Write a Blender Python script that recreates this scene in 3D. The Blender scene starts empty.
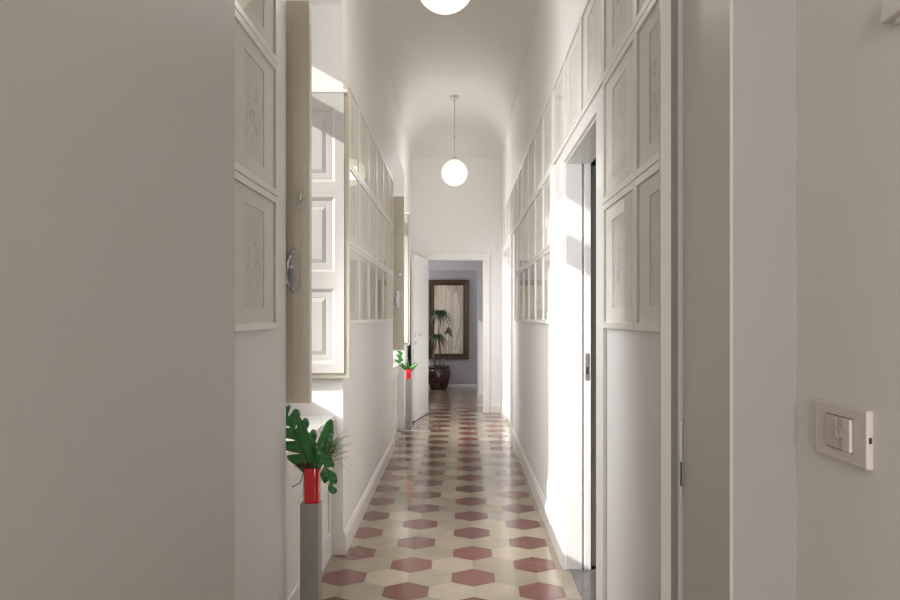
import bpy, bmesh, math, random
from mathutils import Vector, Matrix
random.seed(7)
S = bpy.context.scene
COL = S.collection

# ------------------------------------------------------------------ camera, world, sun, exposure
cam_d = bpy.data.cameras.new('camera'); cam = bpy.data.objects.new('camera', cam_d); COL.objects.link(cam)
cam.location = (0, 0, 1.4); cam.rotation_euler = (math.pi/2, 0, 0)
cam_d.lens = 28.88; cam_d.sensor_width = 36; cam_d.shift_x = -12/900; cam_d.shift_y = 17/900
cam_d.clip_start = 0.05
S.camera = cam
S.view_settings.view_transform = 'Standard'; S.view_settings.look = 'None'
S.view_settings.gamma = 1; S.view_settings.use_curve_mapping = False
S.view_settings.exposure = 0.32
S.cycles.use_denoising = True
S.cycles.max_bounces = 14; S.cycles.diffuse_bounces = 9; S.cycles.glossy_bounces = 6
S.cycles.transparent_max_bounces = 16
S.cycles.sample_clamp_indirect = 2.0; S.cycles.sample_clamp_direct = 3.0
S.cycles.caustics_reflective = False; S.cycles.caustics_refractive = False; S.cycles.blur_glossy = 1.0

WORLD_STRENGTH = 1.0
LAMP = 32        # watts of each pendant's bulb
w = bpy.data.worlds.new('sky'); S.world = w; w.use_nodes = True
bg = w.node_tree.nodes['Background']; bg.inputs[0].default_value = (0.98, 0.97, 1.0, 1); bg.inputs[1].default_value = WORLD_STRENGTH

sun_d = bpy.data.lights.new('sun', 'SUN'); sun = bpy.data.objects.new('sun', sun_d); COL.objects.link(sun)
SUN = Vector((1, 0.5, -0.56)).normalized()
sun.rotation_euler = SUN.to_track_quat('-Z', 'Y').to_euler()
sun_d.energy = 4.4; sun_d.angle = math.radians(0.6); sun_d.color = (1.0, 0.98, 0.955)

def portal(name, loc, rot, sx, sy):
    d = bpy.data.lights.new(name, 'AREA'); d.shape = 'RECTANGLE'; d.size = sx; d.size_y = sy
    d.cycles.is_portal = True
    o = bpy.data.objects.new(name, d); COL.objects.link(o); o.location = loc; o.rotation_euler = rot
portal('window_daylight_a', (-1.33, 3.56, 1.97), (0, -math.pi/2, 0), 2.35, 1.3)
portal('window_daylight_b', (-1.33, 8.40, 1.97), (0, -math.pi/2, 0), 2.35, 1.4)
def fill_light(name, loc, rot, sx, sy, watt, spread=180):  # area lamp added as fill, tinted like daylight
    d = bpy.data.lights.new(name, 'AREA'); d.shape = 'RECTANGLE'; d.size = sx; d.size_y = sy; d.energy = watt; d.color = (0.98, 0.98, 1.0); d.spread = math.radians(spread)
    o = bpy.data.objects.new(name, d); COL.objects.link(o); o.location = loc; o.rotation_euler = rot
fill_light('room_window_fill', (-0.1, -3.08, 1.9), (math.pi/2, 0, 0), 1.0, 1.6, 76)  # added fill behind the camera, at the unseen back window
NICHE = Vector((1, 0.45, -0.50)).to_track_quat('-Z', 'Y').to_euler()      # aims the added niche fills into the corridor and down
fill_light('niche_fill_near', (-0.80, 3.32, 1.9), NICHE, 0.5, 1.3, 23, 110)  # added fill tucked behind the near leaf, brightens the corridor
fill_light('niche_fill_far', (-0.84, 8.30, 1.9), NICHE, 0.7, 1.3, 23, 110)  # same added fill in the second niche
fill_light('vestibule_fill', (-1.48, 11.6, 1.7), (0, -math.pi/2, 0), 1.5, 1.0, 22)  # added fill to brighten the vestibule
fill_light('end_room_fill', (-1.48, 13.7, 1.7), (0, -math.pi/2, 0), 1.4, 0.8, 15)  # added fill for the end room, no window in this stretch of wall

# ------------------------------------------------------------------ materials
def newmat(name):
    m = bpy.data.materials.new(name); m.use_nodes = True
    return m, m.node_tree, m.node_tree.nodes['Principled BSDF']
def mat(name, col, rough=0.5, metal=0.0, spec=0.5, var=0.0, vscale=3.0, bump=0.0, bscale=60.0, coat=0.0):
    m, t, b = newmat(name)
    b.inputs['Base Color'].default_value = (*col, 1); b.inputs['Roughness'].default_value = rough
    b.inputs['Metallic'].default_value = metal; b.inputs['Specular IOR Level'].default_value = spec
    b.inputs['Coat Weight'].default_value = coat
    tc = t.nodes.new('ShaderNodeTexCoord')
    if var > 0:
        n = t.nodes.new('ShaderNodeTexNoise'); n.inputs['Scale'].default_value = vscale; n.inputs['Detail'].default_value = 6
        r = t.nodes.new('ShaderNodeMix'); r.data_type = 'RGBA'
        r.inputs[6].default_value = (*[c*(1-var) for c in col], 1); r.inputs[7].default_value = (*[min(1, c*(1+var)) for c in col], 1)
        t.links.new(tc.outputs['Object'], n.inputs['Vector']); t.links.new(n.outputs['Fac'], r.inputs[0]); t.links.new(r.outputs[2], b.inputs['Base Color'])
    if bump > 0:
        n2 = t.nodes.new('ShaderNodeTexNoise'); n2.inputs['Scale'].default_value = bscale; n2.inputs['Detail'].default_value = 4
        bp = t.nodes.new('ShaderNodeBump'); bp.inputs['Strength'].default_value = bump; bp.inputs['Distance'].default_value = 0.002
        t.links.new(tc.outputs['Object'], n2.inputs['Vector']); t.links.new(n2.outputs['Fac'], bp.inputs['Height']); t.links.new(bp.outputs[0], b.inputs['Normal'])
    return m
M = {}
M['wall'] = mat('wall_plaster', (0.80, 0.788, 0.775), 0.55, spec=0.35, var=0.025, vscale=1.5, bump=0.25, bscale=40)
M['room_wall'] = mat('room_plaster', (0.68, 0.655, 0.615), 0.6, spec=0.3, var=0.03, vscale=1.5, bump=0.2, bscale=40)
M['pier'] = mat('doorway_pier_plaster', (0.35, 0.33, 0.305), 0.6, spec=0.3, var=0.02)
M['ceiling'] = mat('ceiling_plaster', (0.79, 0.775, 0.745), 0.7, spec=0.2, var=0.03, vscale=1.2)
M['vest_wall'] = mat('grey_lavender_plaster', (0.44, 0.425, 0.44), 0.6, spec=0.3, var=0.02)
M['trim'] = mat('white_lacquer', (0.79, 0.775, 0.75), 0.28, spec=0.5, var=0.015)
M['door'] = mat('door_lacquer', (0.80, 0.805, 0.79), 0.3, spec=0.5, var=0.015)
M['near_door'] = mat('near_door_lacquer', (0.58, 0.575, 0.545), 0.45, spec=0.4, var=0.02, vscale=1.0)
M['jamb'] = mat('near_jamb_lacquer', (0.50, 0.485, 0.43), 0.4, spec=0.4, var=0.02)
M['cream'] = mat('cream_painted_wood', (0.74, 0.68, 0.57), 0.35, spec=0.5, var=0.03, vscale=5, bump=0.1, bscale=30)
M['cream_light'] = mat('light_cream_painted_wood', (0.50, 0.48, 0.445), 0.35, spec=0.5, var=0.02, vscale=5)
M['steel'] = mat('brushed_steel', (0.50, 0.49, 0.47), 0.38, metal=0.85, var=0.04, vscale=8)
M['pole_steel'] = mat('satin_steel', (0.34, 0.33, 0.325), 0.5, metal=0.35, var=0.03, vscale=4)
M['chrome'] = mat('worn_chrome', (0.72, 0.71, 0.68), 0.25, metal=1.0, var=0.08, vscale=20)
M['dark'] = mat('dark_gap', (0.03, 0.028, 0.025), 0.6)
M['plastic'] = mat('switch_plastic', (0.60, 0.53, 0.48), 0.35, var=0.01)
M['plastic_in'] = mat('switch_insert_plastic', (0.50, 0.45, 0.41), 0.35, var=0.01)
M['frame'] = mat('white_frame', (0.80, 0.78, 0.73), 0.35, var=0.01)
M['mat'] = mat('mat_board', (0.82, 0.795, 0.74), 0.8, var=0.01)
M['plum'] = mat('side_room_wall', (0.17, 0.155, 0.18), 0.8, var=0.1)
M['threshold'] = mat('grey_marble', (0.17, 0.155, 0.15), 0.18, var=0.35, vscale=9)
M['bronze'] = mat('bronze_frame', (0.075, 0.046, 0.022), 0.45, metal=0.3, var=0.35, vscale=25, bump=0.5, bscale=50)
M['pot'] = mat('maroon_glaze', (0.050, 0.012, 0.014), 0.12, spec=0.7, var=0.08, vscale=6, coat=0.6)
M['soil'] = mat('soil', (0.04, 0.028, 0.018), 0.95, var=0.4, vscale=40)
M['leaf'] = mat('glossy_green_leaf', (0.026, 0.15, 0.028), 0.32, var=0.35, vscale=14)
M['leaf2'] = mat('fresh_green_leaf', (0.06, 0.16, 0.03), 0.4, var=0.35, vscale=14)
M['palm'] = mat('dracaena_leaf', (0.045, 0.075, 0.03), 0.45, var=0.4, vscale=10)
M['bark'] = mat('pale_bark', (0.24, 0.17, 0.11), 0.85, var=0.3, vscale=30)
M['grass'] = mat('dry_grass', (0.16, 0.17, 0.09), 0.7, var=0.3, vscale=10)
M['twig'] = mat('brown_twig', (0.07, 0.04, 0.025), 0.8, var=0.3, vscale=20)
M['rosette'] = mat('dried_rosette', (0.13, 0.055, 0.04), 0.8, var=0.4, vscale=30)
M['pale'] = mat('pale_seed_head', (0.55, 0.62, 0.45), 0.8, var=0.2, vscale=30)

def glassy(name, tint=(1, 1, 1), ior=1.5, rough=0.0, strength=1.0):
    m, t, b = newmat(name); t.nodes.remove(b); out = t.nodes['Material Output']
    tr = t.nodes.new('ShaderNodeBsdfTransparent'); tr.inputs[0].default_value = (*tint, 1)
    gl = t.nodes.new('ShaderNodeBsdfGlossy'); gl.inputs['Roughness'].default_value = rough
    fr = t.nodes.new('ShaderNodeFresnel'); fr.inputs[0].default_value = ior
    ge = t.nodes.new('ShaderNodeNewGeometry'); io = t.nodes.new('ShaderNodeMapRange')     # same reflectance from both sides of the pane
    io.inputs['To Min'].default_value = ior; io.inputs['To Max'].default_value = 1/ior
    t.links.new(ge.outputs['Backfacing'], io.inputs['Value']); t.links.new(io.outputs[0], fr.inputs[0])
    ml = t.nodes.new('ShaderNodeMath'); ml.operation = 'POWER'; ml.inputs[1].default_value = strength
    mx = t.nodes.new('ShaderNodeMixShader')
    t.links.new(fr.outputs[0], ml.inputs[0]); t.links.new(ml.outputs[0], mx.inputs[0]); t.links.new(tr.outputs[0], mx.inputs[1]); t.links.new(gl.outputs[0], mx.inputs[2]); t.links.new(mx.outputs[0], out.inputs[0])
    return m
M['glass'] = glassy('picture_glass', (0.995, 0.995, 0.99), 1.45, 0.01, 1.45)
M['window_glass'] = glassy('window_glass', (0.95, 0.97, 0.96))
# red glass of the vases
m, t, b = newmat('red_glass'); b.inputs['Base Color'].default_value = (0.75, 0.01, 0.02, 1); b.inputs['Roughness'].default_value = 0.08
b.inputs['Transmission Weight'].default_value = 0.25; b.inputs['Coat Weight'].default_value = 0.5
tc = t.nodes.new('ShaderNodeTexCoord'); n = t.nodes.new('ShaderNodeTexNoise'); n.inputs['Scale'].default_value = 9
cr = t.nodes.new('ShaderNodeValToRGB'); cr.color_ramp.elements[0].color = (0.80, 0.004, 0.015, 1); cr.color_ramp.elements[1].color = (0.98, 0.03, 0.04, 1)
t.links.new(tc.outputs['Object'], n.inputs['Vector']); t.links.new(n.outputs['Fac'], cr.inputs[0]); t.links.new(cr.outputs[0], b.inputs['Base Color'])
M['red_glass'] = m
# lamp globe
m, t, b = newmat('opal_glass_lit'); b.inputs['Base Color'].default_value = (0.03, 0.028, 0.025, 1); b.inputs['Roughness'].default_value = 0.25
b.inputs['Emission Color'].default_value = (1.0, 0.86, 0.68, 1); b.inputs['Emission Strength'].default_value = 1.0
t2 = t.nodes.new('ShaderNodeBsdfTransparent'); m2 = t.nodes.new('ShaderNodeMixShader'); m2.inputs[0].default_value = 0.25
t.links.new(b.outputs[0], m2.inputs[1]); t.links.new(t2.outputs[0], m2.inputs[2]); t.links.new(m2.outputs[0], t.nodes['Material Output'].inputs[0])
M['opal'] = m
# pencil sketch on paper
m, t, b = newmat('pencil_sketch'); b.inputs['Roughness'].default_value = 0.85
tc = t.nodes.new('ShaderNodeTexCoord'); oi = t.nodes.new('ShaderNodeObjectInfo')
ad = t.nodes.new('ShaderNodeVectorMath'); ad.operation = 'MULTIPLY_ADD'
mu = t.nodes.new('ShaderNodeMath'); mu.operation = 'MULTIPLY'; mu.inputs[1].default_value = 37.0
ad.inputs[1].default_value = (1, 1, 1)
cb = t.nodes.new('ShaderNodeCombineXYZ')
t.links.new(oi.outputs['Random'], mu.inputs[0])
for i in range(3): t.links.new(mu.outputs[0], cb.inputs[i])
t.links.new(tc.outputs['Object'], ad.inputs[0]); t.links.new(cb.outputs[0], ad.inputs[2])
n = t.nodes.new('ShaderNodeTexNoise'); n.inputs['Scale'].default_value = 11; n.inputs['Detail'].default_value = 5; n.inputs['Distortion'].default_value = 1.2
t.links.new(ad.outputs[0], n.inputs['Vector'])
sb = t.nodes.new('ShaderNodeMath'); sb.operation = 'SUBTRACT'; sb.inputs[1].default_value = 0.5
ab = t.nodes.new('ShaderNodeMath'); ab.operation = 'ABSOLUTE'
t.links.new(n.outputs['Fac'], sb.inputs[0]); t.links.new(sb.outputs[0], ab.inputs[0])
ln = t.nodes.new('ShaderNodeMapRange'); ln.inputs['From Min'].default_value = 0.0; ln.inputs['From Max'].default_value = 0.022; ln.inputs['To Min'].default_value = 1; ln.inputs['To Max'].default_value = 0
t.links.new(ab.outputs[0], ln.inputs['Value'])
le = t.nodes.new('ShaderNodeVectorMath'); le.operation = 'LENGTH'; t.links.new(tc.outputs['Object'], le.inputs[0])
mk = t.nodes.new('ShaderNodeMapRange'); mk.inputs['From Min'].default_value = 0.06; mk.inputs['From Max'].default_value = 0.15; mk.inputs['To Min'].default_value = 0.75; mk.inputs['To Max'].default_value = 0.06
t.links.new(le.outputs['Value'], mk.inputs['Value'])
mm = t.nodes.new('ShaderNodeMath'); mm.operation = 'MULTIPLY'; t.links.new(ln.outputs[0], mm.inputs[0]); t.links.new(mk.outputs[0], mm.inputs[1])
mx = t.nodes.new('ShaderNodeMix'); mx.data_type = 'RGBA'; mx.inputs[6].default_value = (0.74, 0.725, 0.67, 1); mx.inputs[7].default_value = (0.36, 0.35, 0.33, 1)
t.links.new(mm.outputs[0], mx.inputs[0]); t.links.new(mx.outputs[2], b.inputs['Base Color'])
M['sketch'] = m
# painting canvas: aged beige with vertical streaks
m, t, b = newmat('painted_canvas'); b.inputs['Roughness'].default_value = 0.6
tc = t.nodes.new('ShaderNodeTexCoord'); mp = t.nodes.new('ShaderNodeMapping'); mp.inputs['Scale'].default_value = (6, 1, 0.7)
n = t.nodes.new('ShaderNodeTexNoise'); n.inputs['Scale'].default_value = 1.6; n.inputs['Detail'].default_value = 6
cr = t.nodes.new('ShaderNodeValToRGB'); e = cr.color_ramp.elements
e[0].position = 0.30; e[0].color = (0.46, 0.37, 0.27, 1); e[1].position = 0.68; e[1].color = (0.74, 0.64, 0.51, 1)
t.links.new(tc.outputs['Object'], mp.inputs[0]); t.links.new(mp.outputs[0], n.inputs['Vector']); t.links.new(n.outputs['Fac'], cr.inputs[0]); t.links.new(cr.outputs[0], b.inputs['Base Color'])
M['canvas'] = m
M['paint_pale'] = mat('pale_paint', (0.72, 0.66, 0.56), 0.6, var=0.1, vscale=12)
M['paint_green'] = mat('sage_paint', (0.16, 0.15, 0.08), 0.6, var=0.3, vscale=25)
M['paint_brown'] = mat('umber_paint', (0.18, 0.12, 0.08), 0.6, var=0.3, vscale=25)
# cement tiles
def tile(name, c0, c1, rough):
    m, t, b = newmat(name)
    at = t.nodes.new('ShaderNodeAttribute'); at.attribute_name = 'tile_tone'
    mx = t.nodes.new('ShaderNodeMix'); mx.data_type = 'RGBA'; mx.inputs[6].default_value = (*c0, 1); mx.inputs[7].default_value = (*c1, 1)
    t.links.new(at.outputs['Fac'], mx.inputs[0])
    tc = t.nodes.new('ShaderNodeTexCoord'); n = t.nodes.new('ShaderNodeTexNoise'); n.inputs['Scale'].default_value = 9; n.inputs['Detail'].default_value = 2
    t.links.new(tc.outputs['Object'], n.inputs['Vector'])
    mr = t.nodes.new('ShaderNodeMapRange'); mr.inputs['To Min'].default_value = 0.82; mr.inputs['To Max'].default_value = 1.15; t.links.new(n.outputs['Fac'], mr.inputs['Value'])
    vm = t.nodes.new('ShaderNodeVectorMath'); vm.operation = 'SCALE'; t.links.new(mx.outputs[2], vm.inputs[0]); t.links.new(mr.outputs[0], vm.inputs['Scale'])
    t.links.new(vm.outputs[0], b.inputs['Base Color'])
    n3 = t.nodes.new('ShaderNodeTexNoise'); n3.inputs['Scale'].default_value = 5; n3.inputs['Detail'].default_value = 4; t.links.new(tc.outputs['Object'], n3.inputs['Vector'])
    r2 = t.nodes.new('ShaderNodeMapRange'); r2.inputs['To Min'].default_value = rough*0.8; r2.inputs['To Max'].default_value = rough*1.3; t.links.new(n3.outputs['Fac'], r2.inputs['Value']); t.links.new(r2.outputs[0], b.inputs['Roughness'])
    bp = t.nodes.new('ShaderNodeBump'); bp.inputs['Strength'].default_value = 0.05; bp.inputs['Distance'].default_value = 0.002
    t.links.new(n3.outputs['Fac'], bp.inputs['Height']); t.links.new(bp.outputs[0], b.inputs['Normal'])
    return m
M['tile_red'] = tile('oxblood_cement_tile', (0.125, 0.046, 0.036), (0.190, 0.066, 0.048), 0.15)
M['tile_buff'] = tile('buff_cement_tile', (0.27, 0.222, 0.155), (0.41, 0.35, 0.255), 0.13)
M['grout'] = mat('dark_grout', (0.17, 0.14, 0.11), 0.7, var=0.2)

# ------------------------------------------------------------------ helpers
def meta(o, label=None, cat=None, group=None, kind=None):
    if label: o['label'] = label
    if cat: o['category'] = cat
    if group: o['group'] = group
    if kind: o['kind'] = kind
    return o
class MB:
    def __init__(s): s.bm = bmesh.new(); s.mi = 0; s.mats = []
    def use(s, m):
        if m not in s.mats: s.mats.append(m)
        s.mi = s.mats.index(m); return s
    def face(s, pts):
        f = s.bm.faces.new([s.bm.verts.new(p) for p in pts]); f.material_index = s.mi; return f
    def box(s, x0, x1, y0, y1, z0, z1, bevel=0, mtx=None):
        x0, x1 = min(x0, x1), max(x0, x1); y0, y1 = min(y0, y1), max(y0, y1); z0, z1 = min(z0, z1), max(z0, z1)
        vs = [s.bm.verts.new((x, y, z)) for x in (x0, x1) for y in (y0, y1) for z in (z0, z1)]
        fs = [s.bm.faces.new([vs[i] for i in q]) for q in ((0,1,3,2),(4,6,7,5),(0,4,5,1),(2,3,7,6),(0,2,6,4),(1,5,7,3))]
        for f in fs: f.material_index = s.mi
        if bevel: 
            r = bmesh.ops.bevel(s.bm, geom=list({e for f in fs for e in f.edges}), offset=bevel, segments=2, affect='EDGES', profile=0.5)
            for f in r['faces']: f.material_index = s.mi
            vs = list({v for v in r['verts']} | {v for v in vs if v.is_valid})
        if mtx: bmesh.ops.transform(s.bm, matrix=mtx, verts=[v for v in vs if v.is_valid])
        return s
    def prism(s, poly, z0, z1):           # poly = list of (x, y)
        lo = [s.bm.verts.new((x, y, z0)) for x, y in poly]; hi = [s.bm.verts.new((x, y, z1)) for x, y in poly]
        fs = [s.bm.faces.new(lo[::-1]), s.bm.faces.new(hi)]; n = len(poly)
        for i in range(n): fs.append(s.bm.faces.new((lo[i], lo[(i+1)%n], hi[(i+1)%n], hi[i])))
        for f in fs: f.material_index = s.mi
        return s
    def lathe(s, prof, seg=32, c=(0, 0, 0), smooth=True):
        rings = []
        for r, z in prof:
            if r < 1e-5: rings.append([s.bm.verts.new((c[0], c[1], c[2]+z))])
            else: rings.append([s.bm.verts.new((c[0]+r*math.cos(2*math.pi*k/seg), c[1]+r*math.sin(2*math.pi*k/seg), c[2]+z)) for k in range(seg)])
        for a, b in zip(rings, rings[1:]):
            for k in range(seg):
                k2 = (k+1) % seg
                if len(a) == 1 and len(b) == 1: continue
                if len(a) == 1: q = (a[0], b[k], b[k2])
                elif len(b) == 1: q = (a[k], b[0], a[k2])
                else: q = (a[k], b[k], b[k2], a[k2])
                f = s.bm.faces.new(q); f.smooth = smooth; f.material_index = s.mi
        return s
    def tube(s, pts, r, seg=8, r1=None, smooth=True):
        pts = [Vector(p) for p in pts]; n = len(pts); rings = []
        up = Vector((0, 0, 1))
        for i, p in enumerate(pts):
            d = (pts[min(i+1, n-1)] - pts[max(i-1, 0)]).normalized()
            a = d.cross(up); a = a.normalized() if a.length > 1e-3 else Vector((1, 0, 0)); b2 = d.cross(a)
            rr = r if r1 is None else r + (r1-r)*i/(n-1)
            rings.append([s.bm.verts.new(p + a*rr*math.cos(2*math.pi*k/seg) + b2*rr*math.sin(2*math.pi*k/seg)) for k in range(seg)])
        for a, b2 in zip(rings, rings[1:]):
            for k in range(seg):
                f = s.bm.faces.new((a[k], a[(k+1)%seg], b2[(k+1)%seg], b2[k])); f.smooth = smooth; f.material_index = s.mi
        for ring in (rings[0][::-1], rings[-1]):
            f = s.bm.faces.new(ring); f.material_index = s.mi
        return s
    def build(s, name, m=None, parent=None, loc=None):
        if m is not None and not s.mats: s.mats = [m]
        bmesh.ops.recalc_face_normals(s.bm, faces=s.bm.faces)
        me = bpy.data.meshes.new(name); s.bm.to_mesh(me); s.bm.free()
        for k in s.mats: me.materials.append(k)
        o = bpy.data.objects.new(name, me); COL.objects.link(o)
        if parent: o.parent = parent
        if loc: o.location = loc
        return o
def empty(name, loc, rz=0):
    o = bpy.data.objects.new(name, None); o.empty_display_size = 0.1; COL.objects.link(o); o.location = loc; o.rotation_euler = (0, 0, rz); return o
def copy_tree(o, parent=None):
    c = o.copy(); COL.objects.link(c)
    if parent: c.parent = parent
    for ch in o.children: copy_tree(ch, c)
    return c
def struct(o): o['kind'] = 'structure'; return o

CH = 4.15         # crown of the ceiling
SP = 3.72         # where its cove springs from the wall
TOP = 4.3

# ------------------------------------------------------------------ floor
def make_floor():
    W = 0.2312; s = W/math.sqrt(3); g = 0.0011
    b = MB(); b.use(M['grout']); X0, X1, Y0, Y1 = -1.7, 2.7, -3.3, 14.6
    b.face([(X0, Y0, -0.0015), (X1, Y0, -0.0015), (X1, Y1, -0.0015), (X0, Y1, -0.0015)])
    tone = [0.5]; rot = -0.003
    rows = range(-60, 60)
    for r in rows:
        cy = 3.881 + r*1.5*s
        for c in range(-9, 13):
            cx = 0.0605 + c*W + (W/2 if r % 2 else 0)
            if not (X0+.12 < cx < X1-.12 and Y0+.14 < cy < Y1-.14): continue
            red = (c % 3 == 0) if r % 2 == 0 else (c % 3 == 1)
            b.use(M['tile_red'] if red else M['tile_buff'])
            rr = s - g; pts = []
            for k in range(6):
                a = math.pi/6 + k*math.pi/3
                x = cx + rr*math.cos(a); y = cy + rr*math.sin(a)
                x, y = x - rot*(y-3.881), y + rot*x
                pts.append((x, y, 0.0))
            b.face(pts); tone.append(random.random()*0.75 if random.random() > 0.12 else 1.0)
    # slab under the tiles
    b.use(M['grout']); b.box(X0, X1, Y0, Y1, -0.12, -0.002); tone += [0.5]*6
    me_tone = tone
    bmf = b.bm
    bmf.faces.ensure_lookup_table()
    lay = bmf.faces.layers.float.new('tile_tone')
    for f, v in zip(bmf.faces, me_tone): f[lay] = v
    me = bpy.data.meshes.new('floor')
    for f in bmf.faces:
        f.normal_update()
        if len(f.verts) == 6 and f.normal.z < 0: f.normal_flip()
    bmf.to_mesh(me); bmf.free()
    for k in b.mats: me.materials.append(k)
    o = bpy.data.objects.new('floor', me); COL.objects.link(o); struct(o)
make_floor()

# ------------------------------------------------------------------ walls
LX = -0.70
def lx(y):        # face of the left wall: it drifts a little outward between the two windows
    if y <= 4.25: return LX
    if y <= 7.65: return LX - 0.03*(y-4.25)/3.4
    return -0.73
N1 = (2.87, 4.25); N2 = (7.65, 9.15)
HEAD = 3.24; SILL = 0.82
b = MB(); b.use(M['wall'])
b.box(-1.30, LX, 1.446, N1[0], 0, TOP)
b.prism([(-1.30, 4.25), (LX, 4.25), (-0.73, 7.65), (-1.30, 7.65)], 0, TOP)
b.box(-1.30, -0.73, N2[1], 10.56, 0, TOP)
for (a, c), x in ((N1, LX), (N2, -0.73)):
    b.box(-1.30, x-0.07, a, c, 0, SILL-0.03)
    b.box(-1.30, x, a, c, HEAD, TOP)
    b.box(-1.30, -1.225, a, c, 3.15, HEAD)
struct(b.build('wall_left'))
RX = 0.574
b = MB(); b.use(M['wall'])
D1 = (3.007, 4.0); D2 = (8.30, 9.75)
b.box(RX, 0.665, 1.446, D1[0], 0, TOP)
b.box(RX, 0.665, D1[1], D2[0], 0, TOP)
b.box(RX, 0.665, D2[1], 10.56, 0, TOP)
b.box(RX, 0.665, D1[0], D1[1], 2.255, TOP)
b.box(RX, 0.665, D2[0], D2[1], 2.23, TOP)
struct(b.build('wall_right'))
b = MB(); b.use(M['wall'])
b.box(-1.30, -0.497, 10.56, 10.68, 0, TOP); b.box(0.307, 0.665, 10.56, 10.68, 0, TOP); b.box(-0.497, 0.307, 10.56, 10.68, 2.234, TOP)
struct(b.build('wall_end'))
# wall that holds the near doorway, with its lining
b = MB(); b.use(M['wall'])
b.box(-1.7, -0.50, 1.153, 1.446, 0, TOP); b.box(-0.50, 0.433, 1.153, 1.446, 2.30, TOP)
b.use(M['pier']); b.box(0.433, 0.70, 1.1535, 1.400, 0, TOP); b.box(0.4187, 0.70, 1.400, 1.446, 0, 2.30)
b.use(M['wall']); b.box(0.433, 0.665, 1.40, 1.4465, 2.30, TOP)
struct(b.build('wall_near'))
b = MB(); b.use(M['room_wall']); b.box(0.535, 0.70, -3.2, 1.153, 0, TOP); struct(b.build('wall_room_right'))
b = MB(); b.use(M['room_wall']); b.box(-1.8, -1.7, -3.2, 1.446, 0, TOP); struct(b.build('wall_room_left'))
b = MB(); b.use(M['room_wall']); b.box(-1.8, -0.65, -3.2, -3.1, 0, TOP); b.box(0.45, 0.70, -3.2, -3.1, 0, TOP)
b.box(-0.65, 0.45, -3.2, -3.1, 0, 1.1); b.box(-0.65, 0.45, -3.2, -3.1, 2.7, TOP); struct(b.build('wall_room_back'))
# vestibule and end room
b = MB(); b.use(M['vest_wall'])
b.box(-1.6, -1.5, 10.68, 11.1, 0, 2.9); b.box(-1.6, -1.5, 12.1, 14.4, 0, 2.9); b.box(-1.6, -1.5, 11.1, 12.1, 0, 0.95); b.box(-1.6, -1.5, 11.1, 12.1, 2.45, 2.9)
struct(b.build('wall_vestibule_left'))
b = MB(); b.use(M['vest_wall']); b.box(0.62, 0.72, 10.68, 14.4, 0, 2.9); struct(b.build('wall_vestibule_right'))
b = MB(); b.use(M['vest_wall']); b.box(-1.5, -0.75, 12.96, 13.06, 0, 2.9); b.box(0.27, 0.62, 12.96, 13.06, 0, 2.9); b.box(-0.75, 0.27, 12.96, 13.06, 2.244, 2.9)
struct(b.build('wall_vestibule_end'))
b = MB(); b.use(M['vest_wall']); b.box(-1.6, 0.72, 14.4, 14.5, 0, 2.9); struct(b.build('wall_far'))
b = MB(); b.use(M['vest_wall']); b.box(-1.6, 0.72, 10.68, 14.4, 2.9, 3.0); struct(b.build('ceiling_vestibule'))
# the dim room behind the side door
b = MB(); b.use(M['plum'])
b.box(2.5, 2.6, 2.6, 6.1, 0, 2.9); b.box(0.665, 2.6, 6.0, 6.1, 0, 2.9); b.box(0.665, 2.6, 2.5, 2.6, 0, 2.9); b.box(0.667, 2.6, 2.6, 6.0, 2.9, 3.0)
struct(b.build('wall_side_room'))
# unseen backing added behind the second side door to keep daylight out
b = MB(); b.use(M['plum']); b.box(0.80, 0.86, 8.2, 9.85, 0, 2.5); struct(b.build('wall_light_block'))

# ceiling: coved on both long sides and at both ends
def make_ceiling():
    b = MB(); b.use(M['ceiling'])
    x0, x1, y0, y1 = -0.73, RX, 1.446, 10.56
    r = 0.42; n = 28; loops = []
    for i in range(n+1):
        a = math.pi/2*i/n; ins = r*(1-math.cos(a)); z = SP + (CH-SP)*math.sin(a)
        loops.append([b.bm.verts.new(p) for p in ((x0+ins, y0+ins, z), (x1-ins, y0+ins, z), (x1-ins, y1-ins, z), (x0+ins, y1-ins, z))])
    for p, q in zip(loops, loops[1:]):
        for k in range(4):
            f = b.bm.faces.new((p[k], p[(k+1)%4], q[(k+1)%4], q[k])); f.smooth = True
    f = b.bm.faces.new(loops[-1])
    b.box(-1.9, 0.8, 1.3, 10.7, TOP, TOP+0.1)
    return struct(b.build('ceiling'))
make_ceiling()
b = MB(); b.use(M['ceiling']); b.box(-1.9, 0.8, -3.3, 1.3, TOP, TOP+0.1); struct(b.build('ceiling_room'))

# baseboards: flat board with a rounded top
def baseboard(name, p0, p1, side, h=0.135, d=0.016):
    b = MB(); b.use(M['trim']); v = Vector((p1[0]-p0[0], p1[1]-p0[1])); L = v.length; v.normalize()
    nrm = Vector((v.y, -v.x))*side
    prof = [(0, 0), (d, 0), (d, h-0.03), (d*0.75, h-0.022), (d*0.6, h-0.006), (d*0.3, h), (0, h)]
    A = [b.bm.verts.new((p0[0]+nrm.x*u, p0[1]+nrm.y*u, z)) for u, z in prof]; B = [b.bm.verts.new((p1[0]+nrm.x*u, p1[1]+nrm.y*u, z)) for u, z in prof]
    n = len(prof)
    for k in range(n): b.bm.faces.new((A[k], A[(k+1)%n], B[(k+1)%n], B[k]))
    b.bm.faces.new(A); b.bm.faces.new(B[::-1])
    return struct(b.build(name))
baseboard('baseboard_left_near', (LX, 1.45), (LX, N1[0]), 1)
baseboard('baseboard_left_middle', (LX, N1[1]), (-0.73, N2[0]), 1)
baseboard('baseboard_left_far', (-0.73, N2[1]), (-0.73, 10.56), 1)
baseboard('baseboard_right_near', (RX, 1.45), (RX, 2.858), -1)
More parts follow.
